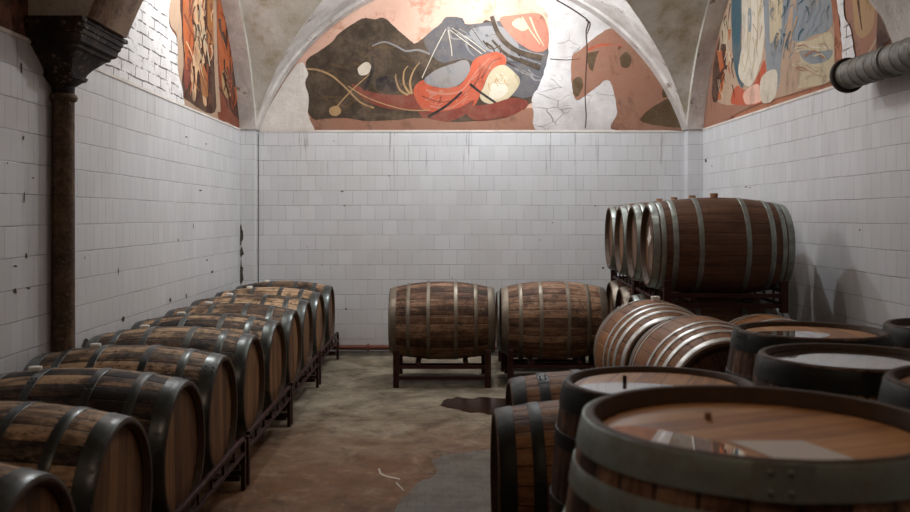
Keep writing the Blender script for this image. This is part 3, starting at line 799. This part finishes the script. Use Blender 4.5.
# ------------------------------------------------------------------ cast-iron column with its capital
CX, CY = -1.975, 4.80
t = thing('iron_column', 'slender dark iron column with flaking paint, standing against the left wall', 'column', (CX, CY, 0))
bm = bmesh.new()
lathe(bm, [(0, .085), (.05, .085), (.08, .062), (.5, .058), (2.02, .055)], 32, cap=True)
finish('shaft', bm, M['iron'], t)
bm = bmesh.new()
lathe(bm, [(2.02, .056), (2.025, .066), (2.04, .071), (2.055, .066), (2.06, .056)], 32)
finish('neck_ring', bm, M['iron'], t)
bm = bmesh.new()
# capital: round neck growing into a block that is long across the row of arches
secs = [(2.058, .055, .055, 1), (2.10, .056, .060, 1), (2.13, .064, .075, .8), (2.15, .080, .10, .5), (2.158, .092, .118, .3), (2.175, .095, .122, .2), (2.18, .084, .112, .2),
        (2.20, .090, .125, .12), (2.23, .105, .165, .06), (2.262, .130, .215, .03), (2.285, .150, .245, .02), (2.29, .165, .262, .01), (2.305, .168, .266, .01),
        (2.315, .190, .29, 0), (2.345, .196, .296, 0), (2.352, .205, .305, 0), (2.372, .208, .308, 0), (2.376, .216, .316, 0), (2.405, .218, .318, 0)]
rings = []
N = 48
for z, hx, hy, rd in secs:
    z -= .022 if z > 2.1 else 0
    ring = []
    for i in range(N):
        a = 2*PI*(i+.5)/N; c, s = math.cos(a), math.sin(a)
        m = max(abs(c), abs(s)); qx, qy = c/m, s/m           # square
        x = hx*(c*rd+qx*(1-rd)); y = hy*(s*rd+qy*(1-rd))
        x = max(x, XL-CX-.02)
        ring.append(bm.verts.new((x, y, z)))
    rings.append(ring)
for p, q in zip(rings, rings[1:]):
    for i in range(N):
        j = (i+1) % N; bm.faces.new((p[i], p[j], q[j], q[i]))
bm.faces.new(rings[-1]); bm.faces.new(rings[0][::-1])
cap = finish('capital', bm, M['capital'], t, angle=30)
bm = bmesh.new(); box(bm, XL-CX, .226, -.326, .326, 2.380, 2.402, 0, .004)
finish('abacus', bm, M['capital'], cap, smooth=False)

# ------------------------------------------------------------------ barrels
def prof(hl, rb, rh): return lambda x: rb-(rb-rh)*(abs(x)/hl)**2.1
def barrel_meshes(hl, rb, rh, hoops, mats, chime=.036, bh=.026):
    """meshes of the parts, axis along local x, centred"""
    r = prof(hl, rb, rh); out = {}
    bm = bmesh.new(); N = 28
    xs = [hl*math.sin(-PI/2+PI*i/24) for i in range(25)]
    p = [(-hl+chime, rh-.026), (-hl+.002, rh-.018), (-hl, rh-.014), (-hl, rh-.004)]+[(x, r(x)) for x in [-hl+.003]+xs[1:-1]+[hl-.003]]+[(hl, rh-.004), (hl, rh-.014), (hl-.002, rh-.018), (hl-chime, rh-.026)]
    lathe(bm, p, N*4, 'x', groove=.0018, per=4)
    for f in bm.faces:
        cx = f.calc_center_median(); 
        if abs(cx.x) > hl-.0035 or (abs(cx.x) > hl-chime-.002 and math.hypot(cx.y, cx.z) < rh-.018): f.material_index = 1
    out['staves'] = bm
    def to_mesh(bm, name, mat, ang=35):
        bm.normal_update()
        for f in bm.faces: f.smooth = True
        for e in bm.edges:
            if len(e.link_faces) == 2 and e.calc_face_angle(0) > math.radians(ang): e.smooth = False
        me = bpy.data.meshes.new(name); bm.to_mesh(me); bm.free(); [me.materials.append(m_) for m_ in (mat if isinstance(mat, list) else [mat])]; return me
    res = {'staves': to_mesh(out['staves'], 'staves', [mats[0], M['chime']]), 'hoops': [], 'hl': hl, 'rb': rb, 'r': r}
    bm = bmesh.new()
    R = rh-.024; x1 = hl-chime
    lathe(bm, [(x1-.02, R), (x1-.006, R), (x1, R-.012), (x1+.001, R*.6), (x1+.001, .02)], 64, 'x')
    e = [v for v in bm.verts if abs(v.co.y) < .021 and abs(v.co.z) < .021]
    bmesh.ops.contextual_create(bm, geom=e)
    res['head'] = to_mesh(bm, 'head', mats[2])
    for s in (-1, 1):
        for (c, wd) in hoops:
            bm = bmesh.new(); a, b = s*c-wd/2, s*c+wd/2
            a = max(a, -hl+.003); b = min(b, hl-.003); th = .003
            pr = [(a, r(a)-.001), (a, r(a)+th-.001), (a+.001, r(a)+th), ((a+b)/2, r((a+b)/2)+th+.0006), (b-.001, r(b)+th), (b, r(b)+th-.001), (b, r(b)-.001)]
            lathe(bm, pr, 96, 'x')
            # riveted overlap
            for q in (0, 1):
                for yy in (-.25, .25):
                    xm = (a+b)/2+yy*wd; an = .10+.09*q
                    rr = r(xm)+th+.002
                    bmesh.ops.create_uvsphere(bm, u_segments=8, v_segments=5, radius=.0045, matrix=Matrix.Translation((xm, rr*math.cos(an), rr*math.sin(an))))
            seg = []
            for i in range(7):
                an = .02+.28*i/6
                seg.append([bm.verts.new((x, (r(x)+th+.002)*math.cos(an), (r(x)+th+.002)*math.sin(an))) for x in (a, b)])
            for p_, q_ in zip(seg, seg[1:]): bm.faces.new((p_[0], q_[0], q_[1], p_[1]))
            res['hoops'].append(to_mesh(bm, 'hoop', mats[1]))
    bm = bmesh.new(); lathe(bm, [(-.01, .024), (bh-.004, .027), (bh, .025)], 20, 'z', cap=True)
    res['bung'] = to_mesh(bm, 'bung', mats[3])
    return res

def place(kit, name, label, loc, rz=0, up=False, bung=None, group=None, roll=None, headroll=None, cat='barrel', tilt=0):
    t = thing(name, label, cat, loc, rz, group)
    hl, rb = kit['hl'], kit['rb']
    base = (PI*0, -PI/2, 0) if up else (0, 0, 0)
    c = (0, 0, hl) if up else (0, 0, rb)
    roll = random.uniform(0, 6.28) if roll is None else roll
    def child(me, nm, ro, flip=False):
        o = bpy.data.objects.new(nm, me); COL.objects.link(o); o.parent = t; o.location = c
        m = Matrix.Rotation(ro, 4, 'X')
        if flip: m = Matrix.Rotation(PI, 4, 'Z') @ m
        if up: m = Matrix.Rotation(-PI/2, 4, 'Y') @ m
        o.rotation_euler = m.to_euler(); return o
    child(kit['staves'], 'staves', roll)
    for i, h in enumerate(kit['hoops']):
        child(h, 'hoop', kit.get('hooproll', random.uniform(0, 6.28)) if not up else random.uniform(0, 6.28))
    hr = random.uniform(-.3, .3) if headroll is None else headroll
    child(kit['head'], 'head', hr); child(kit['head'], 'head', hr+.2, True)
    if bung is not None:
        x, off = bung if isinstance(bung, tuple) else (bung, 0)
        o = bpy.data.objects.new('bung', kit['bung']); COL.objects.link(o); o.parent = t
        o.location = (x, 0, rb+kit['r'](x)+.002)
    return t

H_OLD = [(.12, .036), (.295, .038), (.420, .064)]
kit_old = barrel_meshes(.455, .34, .285, H_OLD, [M['stave_old'], M['hoop_dark'], M['head_old'], M['bung_white']], .026, .014)
kit_mid = barrel_meshes(.45, .335, .275, [(.115, .030), (.285, .032), (.415, .056)], [M['stave_mid'], M['hoop_grey'], M['head_dark'], M['bung_cork']])
kit_new = barrel_meshes(.455, .328, .275, [(.150, .032), (.31, .034), (.385, .030), (.430, .040)], [M['stave_new'], M['hoop_dull'], M['head_dark'], M['bung_cork']])
kit_red = barrel_meshes(.43, .34, .275, [(.13, .026), (.215, .028), (.300, .032), (.400, .036)], [M['stave_red'], M['hoop_new'], M['head_dark'], M['bung_white']])
kit_low = barrel_meshes(.41, .315, .272, [(.12, .040), (.27, .044), (.375, .058)], [M['stave_low'], M['hoop_black'], M['head_dark'], M['bung_cork']])
kit_back = barrel_meshes(.41, .315, .272, [(.12, .040), (.27, .044), (.375, .058)], [M['stave_mid'], M['hoop_dull'], M['head_dark'], M['bung_cork']])
kit_up = barrel_meshes(.495, .330, .278, [(.12, .040), (.31, .042), (.455, .066)], [M['stave_mid'], M['hoop_black'], M['head_top'], M['bung_cork']], .018)
kit_up2 = barrel_meshes(.495, .330, .278, [(.12, .040), (.31, .042), (.455, .066)], [M['stave_mid'], M['hoop_black'], M['head_wet'], M['bung_cork']], .018)
kit_up3 = barrel_meshes(.47, .320, .276, [(.12, .040), (.31, .042), (.430, .066)], [M['stave_mid'], M['hoop_black'], M['head_top'], M['bung_cork']], .016)
kit_front = barrel_meshes(.525, .385, .325, [(.14, .045), (.30, .045), (.415, .045), (.494, .058)], [M['stave_mid'], M['hoop_green'], M['head_top'], M['bung_cork']], .034)

# ------------------------------------------------------------------ racks
def rack(label, loc, rz, L=.90, D=1.40, h=.29, lo=.08, hi=.17, r1=.28, r2=.20, cradle=.13, group=None, name='barrel_rack', pw=.025):
    """L across the rack (barrel length), D along it; origin at the middle of the base"""
    t = thing(name, label, 'rack', loc, rz, group)
    hx, hy = L/2-.02, D/2-.02
    for sx in (-1, 1):
        for sy in (-1, 1):
            bm = bmesh.new(); box(bm, sx*hx-pw, sx*hx+pw, sy*hy-.02, sy*hy+.02, 0, h, 0, .003)
            finish('post', bm, M['rack'], t, smooth=False)
        for z in (r1, r2):
            bm = bmesh.new(); box(bm, sx*(hx+.0)-.010, sx*hx+.010, -hy+.018, hy-.018, z-.012, z+.008, 0, .002)
            rail = finish('side_rail', bm, M['rack'], t, smooth=False)
        n = 6
        for i in range(1, n):
            bm = bmesh.new()
            y = -hy+2*hy*i/n; box(bm, sx*hx-.006, sx*hx+.006, y-.006, y+.006, r2+.006, r1-.010)
            finish('rail_spindle', bm, M['rack'], rail, smooth=False)
    for sy in (-1, 1):
        for z in (lo, hi):
            bm = bmesh.new(); box(bm, -hx+.02, hx-.02, sy*hy-.012, sy*hy+.012, z-.014, z+.014, 0, .002)
            finish('cross_bar', bm, M['rack'], t, smooth=False)
    for x in (-.2, .2):
        bm = bmesh.new(); box(bm, x-.02, x+.02, -hy, hy, cradle-.035, cradle-.001, 0, .002)
        finish('cradle_bar', bm, M['rack'], t, smooth=False)
    return t

# ---- the long row on the left, two barrels to a rack
YS = [2.40, 3.09, 3.78, 4.455, 5.20, 5.90, 6.60, 7.32, 8.06, 8.82]
ORD = ['nearest, cut off by the bottom left corner', 'second nearest, its head at the bottom edge', 'third from the camera, with a bright end hoop',
       'fourth from the camera, just before the iron column', 'fifth from the camera, just behind the iron column', 'sixth from the camera',
       'seventh from the camera', 'third from the back wall', 'second from the back wall', 'farthest, next to the back wall']
XB = -1.51
for i, (y, lab) in enumerate(zip(YS, ORD)):
    place(kit_old, 'wine_barrel', 'oak barrel in left row, '+lab, (XB+random.uniform(-.008, .008), y, .118), random.uniform(-.02, .02), bung=-.17, group='barrels in the left row')
RL = ['nearest barrel rack of the left row', 'barrel rack under the third and fourth barrels of the left row', 'barrel rack under the fifth and sixth barrels of the left row',
      'barrel rack under the seventh and eighth barrels of the left row', 'low barrel rack at the far end of the left row']
for i in range(5):
    yc = (YS[2*i]+YS[2*i+1])/2
    rack('dark rusty steel '+RL[i], (XB+.005, yc, 0), 0, L=.985, D=1.38, cradle=.125, pw=.011, h=.26, r1=.27, r2=.195, lo=.06, hi=.12, group='racks under the left row')

# ---- two barrels side by side before the back wall
def midrack(label, loc): return rack(label, loc, 0, L=.86, D=.72, h=.29, cradle=.19, lo=.075, hi=.165, name='barrel_rack')
place(kit_mid, 'wine_barrel', 'brown oak barrel alone on a low rack, in the middle of the room', (0, 7.96, .185), 0, group='barrels before the back wall')
rack('low dark rack under the lone middle barrel', (0, 7.96, 0), 0, L=.80, D=.72, cradle=.205, h=.31, group='racks before the back wall')
place(kit_mid, 'wine_barrel', 'brown oak barrel right of the lone middle barrel, in front of another', (.955, 7.98, .185), -.03, group='barrels before the back wall')
place(kit_back, 'wine_barrel', 'barrel mostly hidden behind the second middle barrel, only its left end showing', (.925, 8.70, .115), -.02, group='barrels before the back wall')
rack('low dark rack under the mostly hidden rear barrel, near the back wall', (.93, 8.70, 0), -.02, L=.76, D=.62, h=.2, r1=.18, r2=.13, lo=.05, hi=.10, cradle=.125, group='racks before the back wall')
rack('low dark rack under the barrel right of the lone middle one', (.96, 7.98, 0), -.03, L=.80, D=.72, cradle=.205, h=.31, group='racks before the back wall')

# ---- the two-layer stack on the right
SA_ = -.055; dv = Vector((.055, 1, 0)).normalized()
base = Vector((1.845, 6.24, 0)); pitch = .685
TL = ['front barrel of the upper layer, right stack, pale tag on its head', 'second barrel from the front in the upper layer of the right stack',
      'third barrel from the front in the upper layer of the right stack', 'rear barrel of the upper layer of the right stack']
LLs = ['front barrel of the lower layer of the right stack, in deep shade', 'second barrel from the front in the lower layer of the right stack',
       'third barrel from the front in the lower layer of the right stack', 'rear barrel of the lower layer, right stack, its pale head rim showing']
tops = []
for i in range(4):
    p = base+dv*pitch*i
    tops.append(place(kit_new, 'wine_barrel', 'smooth dark '+TL[i], (p.x, p.y, .893), SA_, bung=-.0, group='upper layer of the right stack'))
    place(kit_mid if i > 1 else kit_new, 'wine_barrel', ('dark ' if i < 3 else '')+LLs[i], (p.x, p.y, .212), SA_, group='lower layer of the right stack')
for kx in (0, 1):
    p = base+dv*pitch*(2*kx+.5)
    side = ('front', 'rear')[kx]
    rack('dark steel rack carrying the two %s barrels of the upper layer, right stack' % side, (p.x, p.y, .80), SA_, L=.78, D=1.33, h=.205, lo=.045, hi=.11, r1=.14, r2=.055, cradle=.105, group='racks of the right stack')
    rack('dark steel floor rack under the two %s lower barrels of the right stack' % side, (p.x, p.y, 0), SA_, L=.78, D=1.33, h=.33, lo=.10, hi=.21, r1=.30, r2=.22, cradle=.225, group='racks of the right stack')
bm = bmesh.new()
star = [(1.3*a_, 1.3*b_) for a_, b_ in [(.0, .055), (.012, .02), (.03, .0), (.055, -.01), (.03, -.022), (.02, -.05), (.0, -.03), (-.035, -.02), (-.06, .0), (-.03, .01), (-.02, .03)]]
f0 = [bm.verts.new((0, a, b)) for a, b in star]; f = bm.faces.new(f0); r_ = bmesh.ops.extrude_face_region(bm, geom=[f])
for v in r_['geom']:
    if isinstance(v, bmesh.types.BMVert): v.co.x -= .004
bmesh.ops.recalc_face_normals(bm, faces=bm.faces)
tg = finish('paper_tag', bm, M['paper'], tops[0], (-.475+.034, -.05, .328+.06), smooth=False); tg['label'] = 'pale torn paper tag'

# ---- barrels lying towards the camera, right of the middle
place(kit_red, 'wine_barrel', 'reddish oak barrel lying end-on with bright hoops, nearer of the two', (1.31, 4.615, .235), PI/2+.02, bung=None, group='end-on barrels')
place(kit_red, 'wine_barrel', 'reddish oak barrel lying end-on with bright hoops, behind its twin', (1.27, 5.477, .238), PI/2+.02, bung=.0, group='end-on barrels')
place(kit_red, 'wine_barrel', 'lying barrel of which only the top shows, behind the upright barrels', (1.93, 5.38, .16), PI/2, group='end-on barrels')
def skid(label, x, y, h, D):
    t = thing('timber_cradle', label, 'cradle', (x, y, 0), 0, 'cradles under the end-on barrels')
    for sy in (-1, 1):
        bm = bmesh.new()
        W = .26; top = lambda a: h+.34-math.sqrt(.34**2-a*a)-.004
        n = 12; lo_, up_ = [], []
        for i in range(n+1):
            a = -W+2*W*i/n
            lo_.append((a, 0)); up_.append((a, top(a)))
        pts = lo_+up_[::-1]
        vs0 = [bm.verts.new((a, sy*D-.03, z)) for a, z in pts]; vs1 = [bm.verts.new((a, sy*D+.03, z)) for a, z in pts]
        bm.faces.new(vs0); bm.faces.new(vs1[::-1])
        for i in range(len(pts)):
            j = (i+1) % len(pts); bm.faces.new((vs0[i], vs1[i], vs1[j], vs0[j]))
        bmesh.ops.recalc_face_normals(bm, faces=bm.faces)
        finish('chock', bm, M['rack'], t, smooth=False)
    for sx in (-1, 1):
        bm = bmesh.new(); box(bm, sx*.2-.03, sx*.2+.03, -D-.1, D+.1, .0, .05, 0, .004)
        finish('runner', bm, M['rack'], t, smooth=False)
skid('dark timber cradle holding the nearer reddish end-on barrel', 1.31, 4.615, .243, .14)
skid('dark timber cradle holding the farther reddish end-on barrel', 1.27, 5.477, .246, .14)
skid('dark timber cradle under the mostly hidden end-on barrel', 1.93, 5.38, .168, .14)

# ---- two barrels lying crosswise behind the upright ones
place(kit_low, 'wine_barrel', 'lying brown barrel with dark hoops, beside the aisle, nearer one', (.60, 3.36, .125), 0, group='lying barrels beside the aisle')
place(kit_low, 'wine_barrel', 'lying brown barrel with dark hoops, beside the aisle, farther one', (.70, 3.99, .125), 0, group='lying barrels beside the aisle')
rack('low steel rack under the two lying barrels beside the aisle', (.65, 3.675, 0), -.10, L=.80, D=1.36, h=.22, cradle=.134, r1=.20, r2=.15, lo=.05, hi=.10)

# ---- upright barrels
def pallet(label, x, y, z=.055):
    t = thing('pallet', label, 'pallet', (x, y, 0))
    for i in range(5):
        bm = bmesh.new(); box(bm, -.32+.14*i, -.24+.14*i, -.33, .33, z-.018, z, 0, .002); finish('deck_board', bm, M['stave_mid'], t, smooth=False)
    for yy in (-.29, 0, .29):
        bm = bmesh.new(); box(bm, -.32, .32, yy-.035, yy+.035, 0, z-.018, 0, .002); finish('bearer', bm, M['stave_mid'], t, smooth=False)
U1 = place(kit_front, 'upright_barrel', 'large nearest upright barrel with grey-green hoops, white label on its top', (.598, 1.74, 0), 0, up=True, headroll=.4, group='upright barrels on the right')
U2 = place(kit_up3, 'upright_barrel', 'upright barrel just behind the nearest one, puddle on its brown top', (.640, 2.72, 0), 0, up=True, headroll=1.2, group='upright barrels on the right')
U3 = place(kit_up, 'upright_barrel', 'upright barrel with orange-brown top, in front of the right stack', (1.42, 3.55, 0), 0, up=True, headroll=1.5, group='upright barrels on the right')
U4 = place(kit_up2, 'upright_barrel', 'dark upright barrel whose glossy top mirrors the tiled wall', (1.29, 2.89, 0), 0, up=True, headroll=.9, group='upright barrels on the right')
U5 = place(kit_up, 'upright_barrel', 'upright barrel cut off by the right edge, right of the nearest one', (1.33, 2.12, .055), 0, up=True, group='upright barrels on the right')
U6 = place(kit_up2, 'upright_barrel', 'upright barrel at the right edge, close to the tiled wall', (2.08, 3.68, 0), 0, up=True, group='upright barrels on the right')
pallet('low wooden pallet under the barrel cut off by the right edge', 1.33, 2.12)
# puddles, label and bung on the tops
def top_patch(root, nm, pts, mat, z, th=.0015, sub=5, label=None):
    bm = bmesh.new(); pl = smooth_poly(pts, sub) if sub > 1 else pts
    vs = [bm.verts.new((x, y, 0)) for x, y in pl]; f = bm.faces.new(vs); f.normal_update()
    if f.normal.z < 0: f.normal_flip()
    r = bmesh.ops.extrude_face_region(bm, geom=[f])
    for v in r['geom']:
        if isinstance(v, bmesh.types.BMVert): v.co.z += th
    bmesh.ops.recalc_face_normals(bm, faces=bm.faces)
    o = finish(nm, bm, mat, root, (0, 0, z), smooth=False)
    if label: o['label'] = label
hz = 1.05-.034+.0012; hz2 = .94-.016+.0012
top_patch(U2, 'puddle', [(-.235, -.02), (-.19, .03), (-.08, .05), (.04, .0), (.10, -.08), (.10, -.17), (0, -.235), (-.12, -.21), (-.20, -.13)], M['water'], hz2)
top_patch(U3, 'puddle', [(-.22, -.02), (-.14, .06), (.0, .05), (.06, -.04), (-.02, -.14), (-.14, -.15)], M['water'], .99-.018+.0012)
top_patch(U1, 'puddle', [(-.27, .04), (-.22, .05), (-.15, -.01), (-.08, -.10), (-.09, -.20), (-.15, -.22), (-.23, -.14), (-.28, -.04)], M['water'], hz)
top_patch(U1, 'paper_label', [(-.075, -.06), (.06, -.06), (.10, -.19), (-.03, -.20)], M['paper'], hz, .0012, 1, 'white paper label')
bm = bmesh.new(); lathe(bm, [(0, .007), (.012, .007), (.014, .005)], 12, cap=True)
finish('peg', bm, M['bung_cork'], U1, (-.06, .12, hz), smooth=False)
bm = bmesh.new(); lathe(bm, [(0, .006), (.02, .006), (.022, .004)], 12, cap=True)
finish('peg', bm, M['crack'], U2, (-.09, .05, hz2), smooth=False)

# ------------------------------------------------------------------ duct on the right wall
t = thing('ventilation_duct', 'grey ribbed metal duct with an open end, running along the right wall below the mural', 'duct', (2.47, 5.6, 2.28))
bm = bmesh.new(); p = []
y = 0.0; Rr = .086
while y > -5.2:
    p += [(y, Rr), (y-.085, Rr), (y-.088, Rr+.0025), (y-.094, Rr+.0025), (y-.097, Rr)]; y -= .1
lathe(bm, p, 40, 'y'); lathe(bm, [(0, Rr-.004), (-5.0, Rr-.004)], 40, 'y', 1)
bmesh.ops.recalc_face_normals(bm, faces=bm.faces)
finish('duct_pipe', bm, [M['duct'], M['inner']], t, angle=50)
bm = bmesh.new(); lathe(bm, [(.02, Rr-.004), (.02, .104), (.012, .107), (0, .107), (-.012, .107), (-.018, .1), (-.018, Rr)], 40, 'y')
finish('end_collar', bm, M['inner'], t)
for yy in (-.55, -1.7, -2.9):
    bm = bmesh.new(); box(bm, 0, XR-2.47, yy-.015, yy+.015, -.015, .015); box(bm, XR-2.47-.012, XR-2.47, yy-.03, yy+.03, -.09, .09)
    br_ = finish('bracket', bm, M['duct'], t, smooth=False); bm = bmesh.new()
    lathe(bm, [(yy-.012, Rr+.005), (yy-.012, Rr+.008), (yy+.012, Rr+.008), (yy+.012, Rr+.005)], 32, 'y')
    finish('strap', bm, M['duct'], br_, smooth=False)

# ------------------------------------------------------------------ rusty pipe low on the back wall
t = thing('water_pipe', 'rusty red-brown pipe running low along the back wall', 'pipe', (0, YB-.05, .085))
bm = bmesh.new(); tube(bm, (-1.85, 0, 0), (1.3, 0, 0), .026, 20); finish('pipe_run', bm, M['rust_pipe'], t)
for x in (-1.2, -.75, .45):
    bm = bmesh.new(); box(bm, x-.012, x+.012, -.03, .05, -.032, .032, 0, .004); finish('pipe_clip', bm, M['rust_pipe'], t, smooth=False)

# ------------------------------------------------------------------ wet patch and scratch on the floor
def floor_patch(name, pts, mat, z, label, cat, seed=1, jit=.008):
    bm = bmesh.new(); pl = smooth_poly([fl(*p) for p in pts], 6, jit, seed)
    f = bm.faces.new([bm.verts.new((x, y, z)) for x, y in pl]); f.normal_update()
    if f.normal.z < 0: f.normal_flip()
    bmesh.ops.triangulate(bm, faces=[f])
    return tag(finish(name, bm, mat, smooth=False), label, cat)
floor_patch('wet_stain', [(441, 405), (446, 399), (452, 399.5), (457, 397), (466, 398.5), (474, 398.6), (480, 397), (492, 398), (510, 400), (508, 412), (492, 415), (480, 412.5), (470, 413), (458, 409.5), (447, 408)], M['wet'], .002, 'dark reddish wet patch on the floor before the lone middle barrel', 'puddle')
bm = bmesh.new()
for pts, w_ in (([(379, 469), (381, 474), (388, 477), (398, 479), (400, 480)], 2.2), ([(396, 483), (400, 487), (404, 491)], 1.6)):
    pl = stroke(pts, w_, w_*.5); f = bm.faces.new([bm.verts.new((*fl(*p), .0025)) for p in pl]); f.normal_update()
    if f.normal.z < 0: f.normal_flip()
    bmesh.ops.triangulate(bm, faces=[f])
tag(finish('floor_scratch', bm, M['scuff'], smooth=False), 'pale scratch in the brown stained floor', 'scratch')
